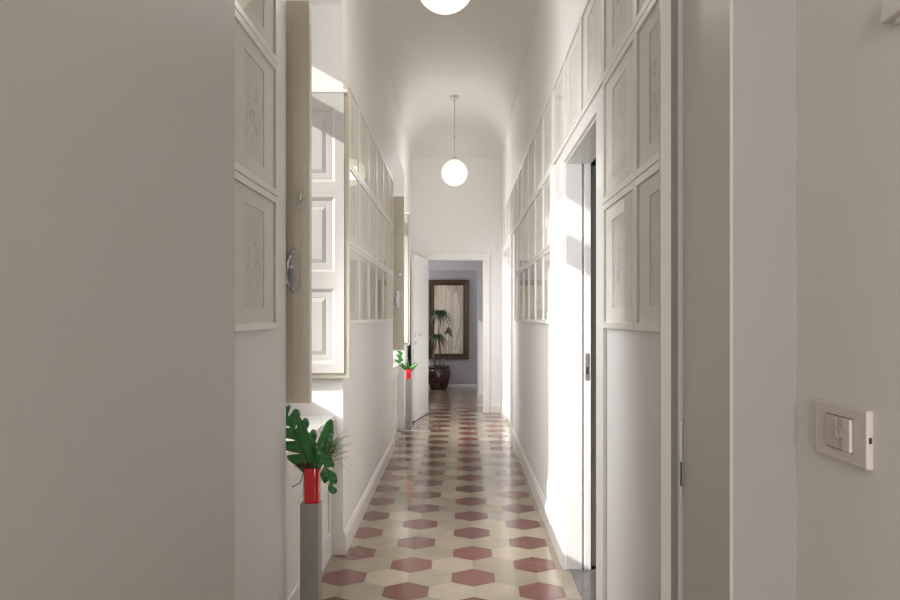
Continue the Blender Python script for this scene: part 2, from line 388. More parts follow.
baseboard('baseboard_right_middle', (RX, 4.0), (RX, 8.14), -1, 0.145)
baseboard('baseboard_right_far', (RX, 9.92), (RX, 10.56), -1)
baseboard('baseboard_end', (0.415, 10.56), (RX, 10.56), 1)
baseboard('baseboard_far', (-1.5, 14.4), (0.62, 14.4), 1, 0.06)

# door trims (flat architraves)
b = MB(); b.use(M['trim'])
b.box(RX-0.010, RX, 4.001, 4.37, 0.145, 2.322); b.box(RX-0.040, RX, 4.37, 4.385, 0.145, 2.322)
b.box(RX-0.016, RX, 2.858, 3.006, 0, 2.322, 0.002); b.box(RX-0.016, RX, 3.007, 4.0, 2.255, 2.322, 0.002)
struct(b.build('trim_1'))
b = MB(); b.use(M['trim'])
b.box(RX-0.024, RX, 8.14, 8.299, 0, 2.322, 0.002); b.box(RX-0.024, RX, 9.751, 9.92, 0, 2.322, 0.002); b.box(RX-0.024, RX, 8.30, 9.75, 2.23, 2.322, 0.002)
struct(b.build('trim_2'))
b = MB(); b.use(M['trim'])
for (x0, x1, z0, z1) in ((-0.60, -0.497, 0, 2.234), (0.307, 0.413, 0, 2.234), (-0.60, 0.413, 2.234, 2.335)): b.box(x0, x1, 10.535, 10.56, z0, z1, 0.003)
for (x0, x1, z0, z1) in ((-0.56, -0.51, 0, 2.29), (0.355, 0.40, 0, 2.29)): b.box(x0, x1, 10.528, 10.54, z0, z1, 0.003)
struct(b.build('trim_3'))
# jamb of the near doorway, with strike plate
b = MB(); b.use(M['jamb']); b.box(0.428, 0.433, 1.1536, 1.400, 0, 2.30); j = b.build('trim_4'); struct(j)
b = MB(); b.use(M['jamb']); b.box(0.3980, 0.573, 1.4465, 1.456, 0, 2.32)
struct(b.build('trim_5'))
b = MB(); b.use(M['steel']); b.box(0.4215, 0.4265, 1.3975, 1.3998, 1.045, 1.197, 0.0008); sp = b.build('strike_plate', None, j)
b = MB(); b.use(M['dark']); b.box(0.4222, 0.4258, 1.3970, 1.3976, 1.073, 1.120); b.build('latch_hole', None, sp)

# grey stone threshold under side door
b = MB(); b.use(M['threshold']); b.box(0.595, 0.80, 3.016, 3.99, 0.0002, 0.004, 0.001); struct(b.build('floor_threshold'))

# ------------------------------------------------------------------ doors
def lever(parent, x, y, z, dirx, name='door_handle'):
    b = MB(); b.use(M['chrome'])
    r = Matrix.Translation((x, y, z)) @ Matrix.Rotation(math.pi/2, 4, 'X')
    n0 = len(b.bm.verts); b.lathe([(0, 0), (0.025, 0), (0.025, 0.006), (0.009, 0.010), (0.009, 0.045), (0, 0.045)], 20)
    bmesh.ops.transform(b.bm, matrix=r, verts=list(b.bm.verts))
    b.tube([(x, y-0.045, z), (x+dirx*0.03, y-0.050, z), (x+dirx*0.13, y-0.050, z)], 0.009, 10)
    o = b.build(name, None, parent)
    b = MB(); b.use(M['chrome']); b.lathe([(0, 0), (0.024, 0), (0.024, 0.006), (0, 0.006)], 20); bmesh.ops.transform(b.bm, matrix=Matrix.Translation((x, y, z-0.09)) @ Matrix.Rotation(math.pi/2, 4, 'X'), verts=list(b.bm.verts))
    b.use(M['dark']); b.box(x-0.004, x+0.004, y-0.0075, y-0.0055, z-0.10, z-0.08)
    b.build('key_escutcheon', None, parent)
# near door, folded back along the left of the camera
d1 = struct(empty('door_1', (-0.4515, 1.44, 0)))
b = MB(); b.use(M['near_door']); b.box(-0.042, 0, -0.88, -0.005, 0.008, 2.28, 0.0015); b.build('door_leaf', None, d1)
# open door leaf at the end of the corridor
d2 = struct(empty('door_2', (-0.533, 10.53, 0), math.radians(-99)))
b = MB(); b.use(M['door']); b.box(0, 0.915, 0, 0.042, 0.008, 2.235, 0.002); b.build('door_leaf', None, d2)
def hinge(parent, x, y, z, h=0.1):
    b = MB(); b.use(M['chrome']); b.tube([(x, y, z-h/2), (x, y, z+h/2)], 0.008, 10); b.tube([(x, y, z+h/2), (x, y, z+h/2+0.012)], 0.005, 8); b.build('hinge', None, parent)
for z in (0.3, 1.1, 1.95): hinge(d2, -0.006, 0.0, z)
# lever sits on the corridor face of the leaf (local +y side faces the corridor axis)
def lever_local(parent, x, yface, sgn, z, dirx):
    b = MB(); b.use(M['chrome'])
    b.lathe([(0, 0), (0.026, 0), (0.026, 0.006), (0.009, 0.010), (0.009, 0.045), (0, 0.045)], 20)
    bmesh.ops.transform(b.bm, matrix=Matrix.Translation((x, yface, z)) @ Matrix.Rotation(-sgn*math.pi/2, 4, 'X'), verts=list(b.bm.verts))
    b.tube([(x, yface+sgn*0.045, z), (x+dirx*0.02, yface+sgn*0.052, z), (x+dirx*0.125, yface+sgn*0.052, z)], 0.009, 10)
    b.build('door_handle', None, parent)
    b = MB(); b.use(M['chrome']); b.lathe([(0, 0), (0.026, 0), (0.026, 0.006), (0, 0.006)], 20)
    b.use(M['dark']); b.box(-0.004, 0.004, -0.010, 0.010, 0.0055, 0.007)
    bmesh.ops.transform(b.bm, matrix=Matrix.Translation((x, yface, z-0.10)) @ Matrix.Rotation(-sgn*math.pi/2, 4, 'X'), verts=list(b.bm.verts))
    b.build('key_escutcheon', None, parent)
lever_local(d2, 0.85, 0.042, 1, 1.16, -1)
# side door frame: jambs in the opening, stop strip and hinges
d3 = struct(empty('door_3', (0, 0, 0)))
b = MB(); b.use(M['trim'])
b.box(0.5745, 0.662, 3.992, 4.0, 0.004, 2.255); b.box(0.676, 0.712, 3.985, 4.03, 0.004, 2.255, 0.002)
b.box(0.5745, 0.712, 3.007, 3.015, 0.004, 2.255); b.box(0.5745, 0.712, 3.015, 3.992, 2.247, 2.255)
b.box(0.655, 0.715, 4.022, 4.06, 0.004, 2.255)
b.build('door_frame', None, d3)
b = MB(); b.use(M['steel']); b.box(0.680, 0.704, 3.9835, 3.985, 1.05, 1.20, 0.0005); sp = b.build('strike_plate', None, d3)
b = MB(); b.use(M['dark']); b.box(0.686, 0.698, 3.983, 3.9836, 1.085, 1.125); b.build('latch_hole', None, sp)
b = MB(); b.use(M['door']); b.box(0.722, 0.762, 4.03, 4.86, 0.01, 2.245, 0.002); b.build('door_leaf', None, d3)
# second side door: closed leaf, seen edge-on
d4 = struct(empty('door_4', (0, 0, 0)))
b = MB(); b.use(M['door']); b.box(0.615, 0.655, 8.31, 9.02, 0.008, 2.215, 0.002); b.box(0.615, 0.655, 9.03, 9.74, 0.008, 2.215, 0.002); b.build('door_leaf', None, d4)
b = MB(); b.use(M['trim']); b.box(0.5745, 0.66, 8.301, 8.31, 0.004, 2.23); b.box(0.5745, 0.66, 9.74, 9.749, 0.004, 2.23); b.box(0.5745, 0.66, 8.301, 9.749, 2.22, 2.23); b.build('door_frame', None, d4)
b = MB(); b.use(M['chrome']); b.box(0.596, 0.6145, 9.05, 9.075, 1.08, 1.22, 0.004); b.tube([(0.59, 9.062, 1.16), (0.575, 9.062, 1.16), (0.570, 9.10, 1.16), (0.570, 9.17, 1.16)], 0.008, 8); b.build('door_handle', None, d4)

# ------------------------------------------------------------------ windows: deep niches with panelled inward-opening leaves
def panel_leaf(width, z0, z1, stile_free, stile_hinge, rails, face, thick):
    """leaf in local coords: x from -width (hinge) to 0 (free edge), front at y=0 facing -y, back at y=thick"""
    b = MB(); b.use(face)
    xs0, xs1 = -width+stile_hinge, -stile_free
    edges = [z0] + [v for r in rails for v in r] + [z1]
    openings = [(edges[i], edges[i+1]) for i in range(1, len(edges)-1, 2)] if False else rails
    zc = z0
    b.box(-width, xs0, 0, thick, z0, z1); b.box(xs1, 0, 0, thick, z0, z1)
    prev = z0
    for (a, c) in rails:                   # rails = list of panel openings
        b.box(xs0, xs1, 0, thick, prev, a); prev = c
        # sunk moulding then raised field, on the front
        rings = [(0, 0), (0.006, 0.004), (0.020, 0.014), (0.022, 0.017), (0.050, 0.017), (0.056, 0.013), (0.075, 0.006), (0.078, 0.006)]
        for side, base in ((1, 0.0), (-1, thick)):
            R = [[b.bm.verts.new((x, base+side*d, z)) for x, z in ((xs0+i, a+i), (xs1-i, a+i), (xs1-i, c-i), (xs0+i, c-i))] for i, d in rings]
            for p, q in zip(R, R[1:]):
                for k in range(4): b.bm.faces.new((p[k], p[(k+1)%4], q[(k+1)%4], q[k]))
            b.bm.faces.new(R[-1])
    b.box(xs0, xs1, 0, thick, prev, z1)
    return b
def sash(width, z0, z1, thick, m):
    b = MB(); b.use(m); st = 0.075
    b.box(-width, -width+st, 0, thick, z0, z1, 0.002); b.box(-st, 0, 0, thick, z0, z1, 0.002)
    b.box(-width+st, -st, 0, thick, z0, z0+0.1); b.box(-width+st, -st, 0, thick, z1-0.08, z1)
    return b
def make_window(y0, y1, wx, name):
    w_ = struct(empty(name, (0, 0, 0)))
    yc = (y0+y1)/2
    fx0, fx1 = -1.30, -1.235
    b = MB(); b.use(M['trim'])
    b.box(fx0, fx1, y0+0.001, y0+0.06, SILL, 3.15); b.box(fx0, fx1, y1-0.06, y1-0.001, SILL, 3.15)
    b.box(fx0, fx1, y0+0.06, y1-0.06, SILL, 1.10); b.box(fx0, fx1, y0+0.06, y1-0.06, 3.11, 3.15)
    b.box(fx0, fx1, y0+0.06, y1-0.06, 2.745, 2.88, 0.003)
    b.build('window_frame', None, w_)
    b = MB(); b.use(M['window_glass']); b.box(-1.272, -1.268, y0+0.06, y1-0.06, 2.88, 3.11); b.build('transom_pane', None, w_)
    b = MB(); b.use(M['trim']); b.box(-1.235, wx-0.05, y0+0.001, y1-0.001, SILL-0.03, SILL, 0.003); b.build('window_sill', None, w_)
    # panelled apron below the sill
    b = MB(); b.use(M['trim']); ax = wx-0.07
    b.box(ax-0.001, ax+0.004, y0+0.001, y1-0.001, 0.0, SILL-0.03)
    for (a, c) in ((y0+0.10, yc-0.05), (yc+0.05, y1-0.10)):
        for (p, q, r_, s_) in ((a, c, 0.14, 0.165), (a, c, 0.675, 0.70), (a, a+0.025, 0.165, 0.675), (c-0.025, c, 0.165, 0.675)):
            b.box(ax+0.004, ax+0.016, p, q, r_, s_, 0.003)
    b.build('apron', None, w_)
    # leaves: near leaf's room side faces the camera, far leaf's outer side does
    panels = [(1.110, 1.545), (1.650, 2.085), (2.175, 2.60)]
    o = panel_leaf(0.60, 1.048, 2.690, 0.118, 0.10, [(1.16, 1.56), (1.66, 2.08), (2.18, 2.58)], M['cream'], 0.042).build('window_leaf', None, w_, (-0.622, y0+0.075, 0))
    o['label'] = 'unlit cream near leaf with metal espagnolette handle'
    # thin raised bead along the free stile
    b = MB(); b.use(M['cream']); b.box(-0.066, -0.062, -0.004, 0, 1.05, 2.69); b.box(-0.031, -0.028, -0.004, 0, 1.05, 2.69); b.build('bead', None, o)
    # handle: oval plate with D grip
    b = MB(); b.use(M['steel'])
    hx = -0.062; pl = []
    for k in range(28):
        a = 2*math.pi*k/28; ex = 0.024*(abs(math.cos(a))**0.6)*(1 if math.cos(a) >= 0 else -1); ez = 0.092*(abs(math.sin(a))**0.55)*(1 if math.sin(a) >= 0 else -1); pl.append((hx+ex, 1.590+ez))
    A = [b.bm.verts.new((x, -0.004, z)) for x, z in pl]; B = [b.bm.verts.new((x, -0.010, z)) for x, z in pl]
    b.bm.faces.new(A); b.bm.faces.new(B[::-1])
    for k in range(28): b.bm.faces.new((A[k], A[(k+1)%28], B[(k+1)%28], B[k]))
    b.use(M['chrome'])
    b.tube([(hx-0.006, -0.012, 1.60), (hx-0.006, -0.034, 1.60)], 0.009, 12)
    b.tube([(hx-0.008, -0.034, 1.648), (hx-0.020, -0.036, 1.62), (hx-0.024, -0.036, 1.59), (hx-0.022, -0.036, 1.55), (hx-0.010, -0.034, 1.522)], 0.0085, 10)
    for z in (1.665, 1.515): b.tube([(hx, -0.010, z), (hx, -0.013, z)], 0.005, 10)
    b.build('window_handle', None, o)
    b = MB(); b.use(M['chrome']); b.tube([(-0.034, -0.004, 1.862), (-0.034, -0.018, 1.862)], 0.010, 12); b.tube([(-0.034, -0.020, 1.858), (-0.032, -0.022, 1.905)], 0.0065, 10); b.box(-0.048, -0.020, -0.007, -0.003, 1.845, 1.878, 0.002)
    b.build('window_latch', None, o)
    s_ = sash(0.60, 1.046, 2.700, 0.04, M['cream']).build('window_sash', None, w_, (-0.654, y1-0.068, 0))
    s2 = panel_leaf(0.575, 1.078, 2.690, 0.052, 0.07, [(1.130, 1.563), (1.659, 2.090), (2.176, 2.607)], M['cream_light'], 0.03).build('window_shutter', None, w_, (-0.679, y1-0.10, 0))
    b = MB(); b.use(M['trim']); b.box(-0.575, 0.018, -0.004, 0.028, 2.690, 2.712, 0.002); b.build('cap_rail', None, s2)
    for z in (1.25, 1.9, 2.5): hinge(s_, -0.604, 0.02, z, 0.08)
    return w_
make_window(N1[0], N1[1], LX, 'window_1')
make_window(N2[0], N2[1], -0.73, 'window_2')
# unseen windows added to light the vestibule and camera room: plain casement frames
def added_window(name, axis, pos, a0, a1, z0, z1):
    w_ = struct(empty(name, (0, 0, 0)))
    b = MB(); b.use(M['trim']); t_ = 0.05
    segs = [(a0, a0+t_, z0, z1), (a1-t_, a1, z0, z1), (a0+t_, a1-t_, z0, z0+t_), (a0+t_, a1-t_, z1-t_, z1), ((a0+a1)/2-0.03, (a0+a1)/2+0.03, z0+t_, z1-t_)]
    for p, q, r_, s_ in segs:
        if axis == 'x': b.box(pos, pos+0.06, p, q, r_, s_)
        else: b.box(p, q, pos, pos+0.06, r_, s_)
    b.build('window_frame', None, w_)
    b = MB(); b.use(M['window_glass'])
    if axis == 'x': b.box(pos+0.028, pos+0.032, a0+t_, a1-t_, z0+t_, z1-t_)
    else: b.box(a0+t_, a1-t_, pos+0.028, pos+0.032, z0+t_, z1-t_)
    b.build('window_pane', None, w_)
added_window('added_window_3', 'x', -1.58, 11.1, 12.1, 0.95, 2.45)
added_window('added_window_4', 'y', -3.18, -0.65, 0.45, 1.1, 2.7)

# ------------------------------------------------------------------ framed sketches
PW, PH = 0.531, 0.487
def make_frame():
    """local: x along wall (width), y = 0 is the wall, front towards -y, z up from bottom"""
    root = empty('picture_frame', (0, 0, 0))
    fw = 0.024; d = 0.020; W2 = PW/2-0.0015; H = PH-0.003
    b = MB(); b.use(M['frame'])
    def stick(x0, x1, z0, z1): b.box(x0, x1, -d, 0, z0, z1, 0.0012)
    stick(-W2, -W2+fw, 0, H); stick(W2-fw, W2, 0, H); stick(-W2+fw, W2-fw, 0, fw); stick(-W2+fw, W2-fw, H-fw, H)
    b.build('moulding', None, root)
    b = MB(); b.use(M['mat']); a0, a1, c0, c1 = -W2+fw, W2-fw, fw, H-fw; pw, ph = 0.112, 0.166; cz = H/2
    for x0, x1, z0, z1 in ((a0, -pw, c0, c1), (pw, a1, c0, c1), (-pw, pw, c0, cz-ph), (-pw, pw, cz+ph, c1)): b.box(x0, x1, -0.0115, -0.009, z0, z1)
    b.build('mat_board', None, root)
    b = MB(); b.use(M['sketch']); b.box(-pw-0.004, pw+0.004, -0.0085, -0.007, -ph-0.004, ph+0.004); b.build('sketch', None, root, (0, 0, cz))
    b = MB(); b.use(M['glass']); b.face([(a0, -0.0135, c0), (a1, -0.0135, c0), (a1, -0.0135, c1), (a0, -0.0135, c1)]); b.build('glass', None, root)
    return root
ORD = ['first', 'second', 'third', 'fourth', 'fifth', 'sixth', 'seventh', 'eighth', 'ninth', 'tenth', 'eleventh', 'twelfth']
ROW = {0: 'bottom', 1: 'middle', 2: 'top'}
proto = make_frame(); used = [False]
def put_frame(x, y, z, rz, label, group):
    o = proto if not used[0] else copy_tree(proto); used[0] = True
    o.location = (x, y, z); o.rotation_euler = (0, 0, rz)
    meta(o, label, 'picture frame', group)
Z0 = 1.4-0.0435
LZ = 2.85
# right wall (front faces -x -> rotate local -y to -x)
RR = -math.pi/2
for row in range(3):
    for i, k in enumerate((-1, -2)):
        who = 'next to the side door casing' if k == -1 else 'beside the near doorway jamb'
        put_frame(RX, LZ+(k+0.5)*PW, Z0+row*PH, RR, 'framed sketch in the %s row, near right wall, %s' % (ROW[row], who), 'framed sketches on the near right wall')
    for i, k in enumerate(range(3, 9)):
        put_frame(RX, LZ+(k+0.5)*PW, Z0+row*PH, RR, 'white framed sketch between the two right-hand doors, %s row, %s from the near door' % (ROW[row], ORD[i]), 'framed sketches between the right-hand doors')
for i, k in enumerate((0, 1, 2)):
    put_frame(RX, LZ+(k+0.5)*PW, Z0+2*PH, RR, 'white framed sketch above the near right side door, %s of three from the camera' % ORD[i], 'framed sketches above the near side door')
for i, k in enumerate((9, 10, 11, 12, 13)):
    put_frame(RX, LZ+(k+0.5)*PW, Z0+2*PH+0.001, RR, 'white framed sketch above the far right side door, %s of five from the camera' % ORD[i], 'framed sketches above the far side door')
# left wall
for row in range(3):
    put_frame(LX, 2.400, Z0+row*PH, math.pi/2, 'white framed sketch in the %s row on the near left wall before the first window' % ROW[row], 'framed sketches on the near left wall')
    ang = math.atan(0.03/3.4)
    for i in range(6):
        y = 4.30+(i+0.5)*PW
        put_frame(lx(y)+0.0005, y, Z0+row*PH, math.pi/2+ang, 'white framed sketch between the two left windows, %s row, %s from the near window' % (ROW[row], ORD[i]), 'framed sketches between the left windows')

# ------------------------------------------------------------------ pendant lamps
def make_pendant(x, y, label):
    root = empty('pendant_lamp', (x, y, CH)); zc = 1.4+1.795-CH; R = 0.161
    b = MB(); b.use(M['chrome']); b.lathe([(0, 0), (0.062, 0), (0.062, -0.010), (0.030, -0.040), (0.012, -0.055), (0, -0.055)], 28); b.build('ceiling_rose', None, root)
    b = MB(); b.use(M['steel']); b.tube([(0, 0, -0.05), (0, 0, -0.5)], 0.0045, 8); b.tube([(0, 0, -0.5), (0, 0, zc+R+0.02)], 0.0035, 8); b.tube([(0, 0, -0.515), (0, 0, -0.485)], 0.009, 10); b.build('rod', None, root)
    b = MB(); b.use(M['chrome']); b.lathe([(0, 0.035), (0.020, 0.035), (0.045, 0.010), (0.048, -0.010), (0, -0.010)], 24, (0, 0, zc+R)); b.build('cap', None, root)
    b = MB(); b.use(M['opal']); b.lathe([(R*math.sin(math.pi*i/24), R*math.cos(math.pi*i/24)) for i in range(25)], 40, (0, 0, zc)); b.build('globe', None, root)
    ld = bpy.data.lights.new('bulb', 'POINT'); ld.energy = LAMP; ld.color = (1.0, 0.95, 0.90); ld.shadow_soft_size = 0.09
    lo = bpy.data.objects.new('bulb', ld); COL.objects.link(lo); lo.parent = root; lo.location = (0, 0, zc)
    return meta(root, label, 'pendant lamp', 'globe pendant lamps along the corridor')
make_pendant(-0.091, 3.87, 'lit opal globe pendant lamp nearest the camera, cut by the top of the photo')
make_pendant(-0.093, 9.0, 'lit opal globe pendant lamp on a thin rod above the far doorway')

# ------------------------------------------------------------------ plant stands, vases, bouquets
def make_stand(x, y, label, R=0.12, h=0.632):
    root = empty('plant_stand', (x, y, 0)); 
    b = MB(); b.use(M['chrome']); b.lathe([(0, 0), (R-0.005, 0), (R, 0.004), (R-0.002, 0.010), (0.05, 0.014), (0, 0.014)], 40); b.build('base', None, root)
    b = MB(); b.use(M['pole_steel']); b.box(-0.038, 0.038, -0.038, 0.038, 0.012, h, 0.002); b.build('column', None, root)
    return meta(root, label, 'plant stand', 'square steel plant stands by the left windows')
def make_vase(x, y, z, label, h=0.145, r=0.031):
    b = MB(); b.use(M['red_glass']); 
    # square glass tumbler with rounded corners, thick base and open top
    def ring(rr, zz, n=24):
        out = []
        for k in range(n):
            a = 2*math.pi*k/n; c, s_ = math.cos(a), math.sin(a); p = 5.0
            q = (abs(c)**p+abs(s_)**p)**(-1/p); out.append(b.bm.verts.new((rr*q*c, rr*q*s_, zz)))
        return out
    prof = [(r*0.96, 0.0), (r, 0.004), (r*1.02, h*0.5), (r*1.06, h-0.002), (r*1.03, h), (r*0.98, h-0.003), (r*0.92, 0.014)]
    R = [ring(a, z_) for a, z_ in prof]
    for p, q in zip(R, R[1:]):
        for k in range(24):
            f = b.bm.faces.new((p[k], p[(k+1)%24], q[(k+1)%24], q[k])); f.smooth = True
    b.bm.faces.new(R[0][::-1]); b.bm.faces.new(R[-1])
    o = b.build('vase'); o.location = (x, y, z)
    return meta(o, label, 'vase', 'red glass vases on the plant stands')
def leaf_mesh(b, base, d, nrm, L, Wd, slits=5, droop=0.25, deep=0.35, tip=0.75, pw=0.62):
    """split-leaf blade along d, facing nrm; base point where the stalk meets it"""
    d = Vector(d).normalized(); nrm = Vector(nrm).normalized(); side = d.cross(nrm).normalized(); nrm = side.cross(d).normalized()
    N = 110 if slits else 24; C = 5; base = Vector(base)
    for sg in (1, -1):
        prev = None
        for i in range(N+1):
            t = i/N
            w_ = Wd*(math.sin(math.pi*min(1, t**pw))**tip if 0 < t < 1 else 0.0)
            fr = 1.0
            if slits:
                u = (t*slits + (0.25 if sg > 0 else 0.0)) % 1.0
                if 0.10 < t < 0.93: fr = 1-(1-deep)*math.exp(-((min(abs(u-0.5), 1))/0.13)**4)
                fr *= 0.93+0.07*math.cos((u-0.0)*2*math.pi)
            row = []
            for k in range(C+1):
                s_ = k/C*w_*fr
                p = base + d*(L*(t - 0.10*(k/C)*(1-t)) + (s_*0.75 if slits else 0)) + side*(sg*s_) + nrm*(-droop*L*t*t - 0.9*s_*s_/max(Wd, 1e-4)*0.35 + 0.004*math.sin(9*t*6.28)*k/C)
                row.append(b.bm.verts.new(p))
            if prev:
                for k in range(C):
                    try:
                        f = b.bm.faces.new((prev[k], prev[k+1], row[k+1], row[k])); f.smooth = True; f.material_index = b.mi
                    except ValueError: pass
            prev = row
def solid(o, t_=0.0008):
    m_ = o.modifiers.new('thickness', 'SOLIDIFY'); m_.thickness = t_; return o
def grass(b, base, n, length, spread, r=0.0007, lean=(0, 0, 0)):
    for _ in range(n):
        a = random.uniform(0, 2*math.pi); s_ = random.uniform(0.2, 1)*spread; L = length*random.uniform(0.6, 1.1)
        pts = []
        for i in range(7):
            t = i/6; pts.append((base[0]+(math.cos(a)*s_+lean[0])*t**1.3*L, base[1]+(math.sin(a)*s_*0.6+lean[1])*t**1.3*L, base[2]+L*(t*(1+lean[2])-0.55*s_*t*t)))
        b.tube(pts, r, 4, r*0.4)

make_stand(-0.627, 3.0, 'square steel plant stand in front of the near window, holding monstera leaves')
VZ = 0.6325
make_vase(-0.622, 3.0, VZ, 'red glass vase with monstera leaves on the near plant stand')
bq = empty('bouquet', (-0.622, 3.0, VZ))
top = 0.15
# pixel helper in metres at this depth: x right, z up, relative to vase foot
def P(px, py, dy=0.0): return Vector(((px-462)*(3.0+dy)/722+0.622, dy, 1.4+(317-py)*(3.0+dy)/722-VZ))
def stalk(pts, m, r=0.0028):
    b = MB(); b.use(m); b.tube(pts, r, 8, r*0.7); return b.build('stem', None, bq)
def big_leaf(p0, p1, nrm, Wd, slits, m, droop=0.15, deep=0.35, tip=0.75, pw=0.62):
    b = MB(); b.use(m); L = (p1-p0).length/(1-0.03); leaf_mesh(b, p0, p1-p0, nrm, L, Wd, slits, droop, deep, tip, pw); o = solid(b.build('leaf', None, bq))
    return o
foot = Vector((0, 0, 0.02))
big_leaf(P(314, 470, -0.02), P(283, 409, 0.02), (0.2, -1, 0.1), 0.078, 5, M['leaf'], 0.03, 0.18, 0.5)
big_leaf(P(311, 458, -0.03), P(297, 414, -0.05), (0.25, -1, 0.1), 0.026, 0, M['leaf'], 0.10)
big_leaf(P(317, 466, 0.0), P(330, 420, 0.01), (-0.25, -1, 0.15), 0.032, 0, M['leaf'], 0.03, tip=0.5, pw=1.0)
big_leaf(P(319, 446, -0.03), P(334, 492, -0.06), (0.1, -1, 0.3), 0.036, 3, M['leaf'], 0.04, 0.15, 0.5)
big_leaf(P(313, 470, -0.02), P(311, 438, -0.03), (0.1, -1, 0.1), 0.026, 0, M['leaf'], 0.1, tip=0.5, pw=0.9)
stalk([foot+Vector((0.0, 0, 0)), Vector((0.0, 0, 0.11)), P(315, 466, -0.02)], M['leaf2'])
stalk([foot+Vector((0.01, 0.01, 0)), Vector((0.008, 0.01, 0.12)), P(317, 466, 0.0)], M['leaf2'])
stalk([foot+Vector((-0.01, -0.01, 0)), Vector((0.004, -0.01, 0.12)), P(320, 458, -0.02), P(320, 440, -0.03)], M['leaf2'])
stalk([foot+Vector((-0.015, 0, 0)), Vector((0.012, 0.0, 0.13)), P(311, 458, -0.03)], M['leaf2'])
b = MB(); b.use(M['grass'])
for i in range(46):
    e = P(random.uniform(325, 352), random.uniform(424, 462), random.uniform(-0.05, 0.08)); s_ = Vector((0.012, 0, 0.13)); c_ = (s_+e)/2 + Vector((0.0, 0, 0.02))
    b.tube([s_, s_*0.4+c_*0.6, c_*0.5+e*0.5, e], 0.0009, 4, 0.0004)
for i in range(7):
    e = P(random.uniform(335, 358), random.uniform(452, 476), random.uniform(-0.05, 0.05)); s_ = P(322, 458); c_ = (s_+e)/2+Vector((0, 0, 0.03)); b.tube([s_, c_, e], 0.0005, 4, 0.0003)
for (a, c) in ((P(322, 466), P(329, 500)), (P(311, 462), P(296, 415)), (P(316, 440), P(322, 416)), (P(312, 470), P(297, 505))):
    b.tube([a, (a+c)/2+Vector((0.01, 0, 0.01)), c], 0.0005, 4)
b.build('grass_spray', None, bq)
b = MB(); b.use(M['leaf2'])
for i in range(26):
    p0 = P(random.uniform(324, 332), random.uniform(444, 458), -0.01); p1 = p0+Vector((random.uniform(0.03, 0.10), random.uniform(-0.02, 0.02), random.uniform(0.0, 0.07))); b.tube([p0, (p0+p1)/2+Vector((0, 0, 0.004)), p1], 0.0016, 5, 0.0004)
b.build('asparagus_sprig', None, bq)
b = MB(); b.use(M['twig']); b.tube([Vector((0.0, -0.005, 0.03)), Vector((0.006, -0.01, 0.10)), Vector((0, -0.01, 0.15)), P(304, 470, -0.02), P(300, 483, -0.02), P(292, 487, -0.02)], 0.0022, 6); b.tube([Vector((-0.02, -0.01, 0.03)), Vector((0.02, -0.012, 0.14))], 0.002, 6); b.build('twig', None, bq)
b = MB(); b.use(M['rosette'])
for i in range(30):
    a = i*2.4; rr = 0.008+0.001*i; c0 = P(304, 466, -0.02); d_ = Vector((math.cos(a), math.sin(a)*0.7, 0.75-0.02*i)); leaf_mesh(b, c0, d_, (0, 0, 1) if abs(d_.z) < 0.7 else (1, 0, 0.2), 0.018+rr*0.7, 0.008, 0, 0.2)
solid(b.build('dried_rosette', None, bq), 0.001)
meta(bq, 'bouquet of large monstera leaves and dry grass in the near red vase', 'bouquet')

make_stand(-0.660, 8.95, 'square steel plant stand on a round base beside the open far door', 0.138)
make_vase(-0.660, 8.95, VZ, 'small red vase on the far plant stand', 0.125)
bq2 = empty('bouquet', (-0.660, 8.95, VZ))
for k in range(9):
    a = k*2.4; b = MB(); b.use(M['leaf2'] if k % 2 else M['leaf']); d_ = Vector((math.cos(a)*0.9, math.sin(a)*0.6-0.2, 0.75)); leaf_mesh(b, Vector((0, 0, 0.10)), d_, (0.2, -1, 0.5), 0.15, 0.020, 0, 0.28); solid(b.build('leaf', None, bq2))
for (dx, dz) in ((-0.12, 0.30), (-0.09, 0.26), (-0.15, 0.24), (-0.10, 0.34)):
    b = MB(); b.use(M['leaf']); leaf_mesh(b, Vector((-0.03+dx*0.5, 0, dz-0.03)), (dx, 0, 0.06), (0, -1, 0.2), 0.08, 0.022, 0, 0.1); solid(b.build('leaf', None, bq2))
b = MB(); b.use(M['leaf2'])
for e in ((-0.12, 0, 0.30), (-0.10, 0, 0.35), (0.1, 0, 0.2)): b.tube([(0, 0, 0.02), (0, 0, 0.14), e], 0.002, 6)
b.build('stem', None, bq2)
b = MB(); b.use(M['pale'])
for k in range(60):
    c = Vector((random.uniform(0.10, 0.26), random.uniform(-0.05, 0.05), random.uniform(0.06, 0.22))); b.tube([c, c+Vector((random.uniform(-.012, .012), 0, random.uniform(0.004, .012)))], 0.0016, 4)
for k in range(8): b.tube([(0, 0, 0.1), (0.1, 0, 0.16), (random.uniform(0.15, 0.25), random.uniform(-0.04, 0.04), random.uniform(0.08, 0.2))], 0.0007, 4)
b.build('seed_spray', None, bq2)
meta(bq2, 'bouquet of small green sprigs in the far red vase', 'bouquet')

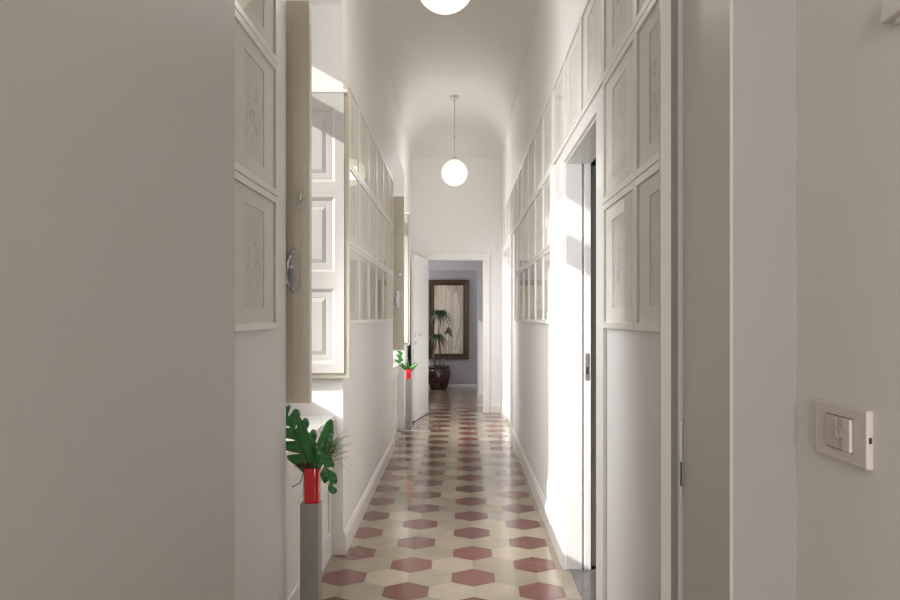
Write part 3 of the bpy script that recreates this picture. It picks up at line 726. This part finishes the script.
# ------------------------------------------------------------------ end room: planter, dracaena, painting
px_, py_ = -0.455, 14.0
pt = empty('planter', (px_, py_, 0))
b = MB(); b.use(M['pot'])
b.lathe([(0, 0), (0.15, 0), (0.165, 0.02), (0.205, 0.12), (0.235, 0.24), (0.24, 0.32), (0.228, 0.385), (0.205, 0.41), (0.222, 0.425), (0.232, 0.44), (0.222, 0.452), (0.20, 0.445), (0.195, 0.40), (0, 0.40)], 48); b.build('bowl', None, pt)
b = MB(); b.use(M['soil']); b.lathe([(0, 0.415), (0.10, 0.412), (0.193, 0.403)], 32); b.build('soil', None, pt)
meta(pt, 'glossy maroon ceramic planter on the tiled floor below the painting', 'planter')
dr = empty('dracaena', (px_, py_, 0.40))
TR = [[(0.02, 0, 0), (0.03, 0, 0.3), (0.0, 0, 0.7), (0.02, 0, 1.08)], [(-0.06, 0.02, 0), (-0.10, 0.02, 0.25), (-0.04, 0, 0.62)], [(0.08, -0.02, 0), (0.10, -0.02, 0.10), (0.10, -0.02, 0.20)]]
for pts in TR:
    b = MB(); b.use(M['bark']); b.tube(pts, 0.022 if pts[-1][2] > 0.3 else 0.012, 10, 0.014); b.build('trunk', None, dr)
for (c, n, L) in ((TR[0][-1], 60, 0.42), (TR[1][-1], 40, 0.36)):
    b = MB(); b.use(M['palm'])
    for i in range(n):
        a = i*2.399; el = 0.9-1.0*i/n; d_ = Vector((math.cos(a)*math.cos(el), math.sin(a)*math.cos(el)*0.55, math.sin(el)))
        side = d_.cross(Vector((0, 0, 1))).normalized(); prev = None; LL = L*random.uniform(0.7, 1.05)
        for k in range(9):
            t = k/8; p = Vector(c)+d_*LL*t*(1-0.25*t)+Vector((0, 0, -0.75*LL*t*t)); ww = 0.013*(1-t)**0.6*(0.6+0.8*min(1, t*4)) + 0.0004
            r_ = [b.bm.verts.new(p+side*ww+Vector((0, 0, ww*0.4))), b.bm.verts.new(p), b.bm.verts.new(p-side*ww+Vector((0, 0, ww*0.4)))]
            if prev:
                for q in range(2): b.bm.faces.new((prev[q], prev[q+1], r_[q+1], r_[q]))
            prev = r_
    solid(b.build('foliage', None, dr), 0.0008)
meta(dr, 'dracaena with drooping strap leaves growing in the maroon planter', 'potted plant')

pa = empty('painting', (-0.27, 14.4, 0.565))
W_, H_ = 0.79, 1.57; fw = 0.105
b = MB(); b.use(M['bronze'])
ringd = [(0, -0.0), (0, -0.045), (0.012, -0.055), (0.045, -0.048), (0.06, -0.040), (0.085, -0.045), (fw, -0.026), (fw, -0.01)]
R = [[b.bm.verts.new((x, y, z)) for x, z in ((-W_/2+i, i), (W_/2-i, i), (W_/2-i, H_-i), (-W_/2+i, H_-i))] for i, y in ringd]
for p, q in zip(R, R[1:]):
    for k in range(4): b.bm.faces.new((p[k], p[(k+1)%4], q[(k+1)%4], q[k]))
b.build('frame', None, pa)
b = MB(); b.use(M['canvas']); b.box(-W_/2+fw-0.005, W_/2-fw+0.005, -0.018, -0.010, fw-0.005, H_-fw+0.005); cv = b.build('canvas', None, pa)
b = MB(); b.use(M['paint_pale'])
def flat(b, pts, y=-0.0188): b.face([(x, y, z) for x, z in pts])
flat(b, [(-0.03, 0.11), (0.015, 0.11), (0.0, 0.75), (0.03, 1.35), (-0.025, 1.40), (-0.04, 0.8)])
flat(b, [(0.09, 0.12), (0.20, 0.12), (0.23, 0.9), (0.17, 1.32), (0.11, 1.30), (0.10, 0.7)])
b.build('pale_column', None, cv)
b = MB(); b.use(M['paint_green'])
for (cx, cz, rx, rz, tl) in ((0.01, 0.56, 0.05, 0.08, 0.4), (-0.04, 0.53, 0.035, 0.05, -0.6), (0.05, 0.48, 0.02, 0.05, 0.2)):
    flat(b, [(cx+rx*math.cos(a)*math.cos(tl)-rz*math.sin(a)*math.sin(tl), cz+rx*math.cos(a)*math.sin(tl)+rz*math.sin(a)*math.cos(tl)) for a in [2*math.pi*k/16 for k in range(16)]], -0.0194)
flat(b, [(-0.004, 0.12), (0.004, 0.12), (0.006, 0.5), (-0.002, 0.5)], -0.0192)
b.build('painted_flower', None, cv)
b = MB(); b.use(M['paint_brown'])
for (x0, z0, x1, z1) in ((0.12, 0.18, 0.22, 0.52), (0.16, 0.36, 0.20, 0.62), (0.21, 0.50, 0.25, 0.82), (-0.2, 1.10, -0.08, 1.16), (-0.18, 1.18, -0.10, 1.08)):
    flat(b, [(x0, z0), (x0+0.008, z0), (x1+0.006, z1), (x1, z1)], -0.0191)
b.build('painted_branches', None, cv)
meta(pa, 'tall beige botanical painting in a dark bronze frame on the far wall', 'painting')

# ------------------------------------------------------------------ near wall fittings
sw = empty('light_switch', (0.535, 1.005, 1.4-0.161))
# local: y along wall (towards camera = -y), x out of wall = -x
b = MB(); b.use(M['plastic']); b.box(-0.010, 0, -0.068, 0.068, -0.039, 0.039, 0.0025); b.build('cover_plate', None, sw)
b = MB(); b.use(M['dark']); b.box(-0.0106, -0.0098, -0.036, 0.036, -0.0235, 0.0235); b.build('module_gap', None, sw)
b = MB(); b.use(M['plastic_in']); b.box(-0.0125, -0.009, 0.004, 0.0352, -0.0225, 0.0225, 0.001); b.build('blank_module', None, sw)
b = MB(); b.use(M['plastic_in']); b.box(-0.0120, -0.009, -0.016, 0.0035, -0.0225, 0.0225, 0.001); b.lathe([(0.0075, 0), (0.0085, 0.003), (0.0065, 0.003), (0.0055, 0.001), (0, 0.001)], 24)
bmesh.ops.transform(b.bm, matrix=Matrix.Translation((-0.0120, -0.006, 0)) @ Matrix.Rotation(-math.pi/2, 4, 'Y'), verts=[v for v in b.bm.verts if abs(v.co.x) <= 0.0086 and v.co.x > -0.0088])
b.build('socket_module', None, sw)
b = MB(); b.use(M['plastic']); b.box(-0.0150, -0.009, -0.0355, -0.0165, -0.0225, 0.0225, 0.0015); b.build('rocker', None, sw)
b = MB(); b.use(M['dark']); b.box(-0.007, -0.003, -0.0686, -0.0675, -0.004, 0.004); b.build('release_slot', None, sw)
meta(sw, 'beige rectangular light switch plate on the near right wall', 'light switch')
wb = empty('wall_bracket', (0.535, 0.83, 1.765))
b = MB(); b.use(M['room_wall']); b.box(-0.014, 0, -0.07, 0.07, 0, 0.035, 0.002); b.build('shelf_plate', None, wb)
b = MB(); b.use(M['room_wall']); b.box(-0.006, 0, -0.06, 0.052, -0.008, 0.0, 0.001); b.build('mounting_lip', None, wb)
meta(wb, 'small wall bracket cut off at the upper right corner of the photo', 'wall bracket')
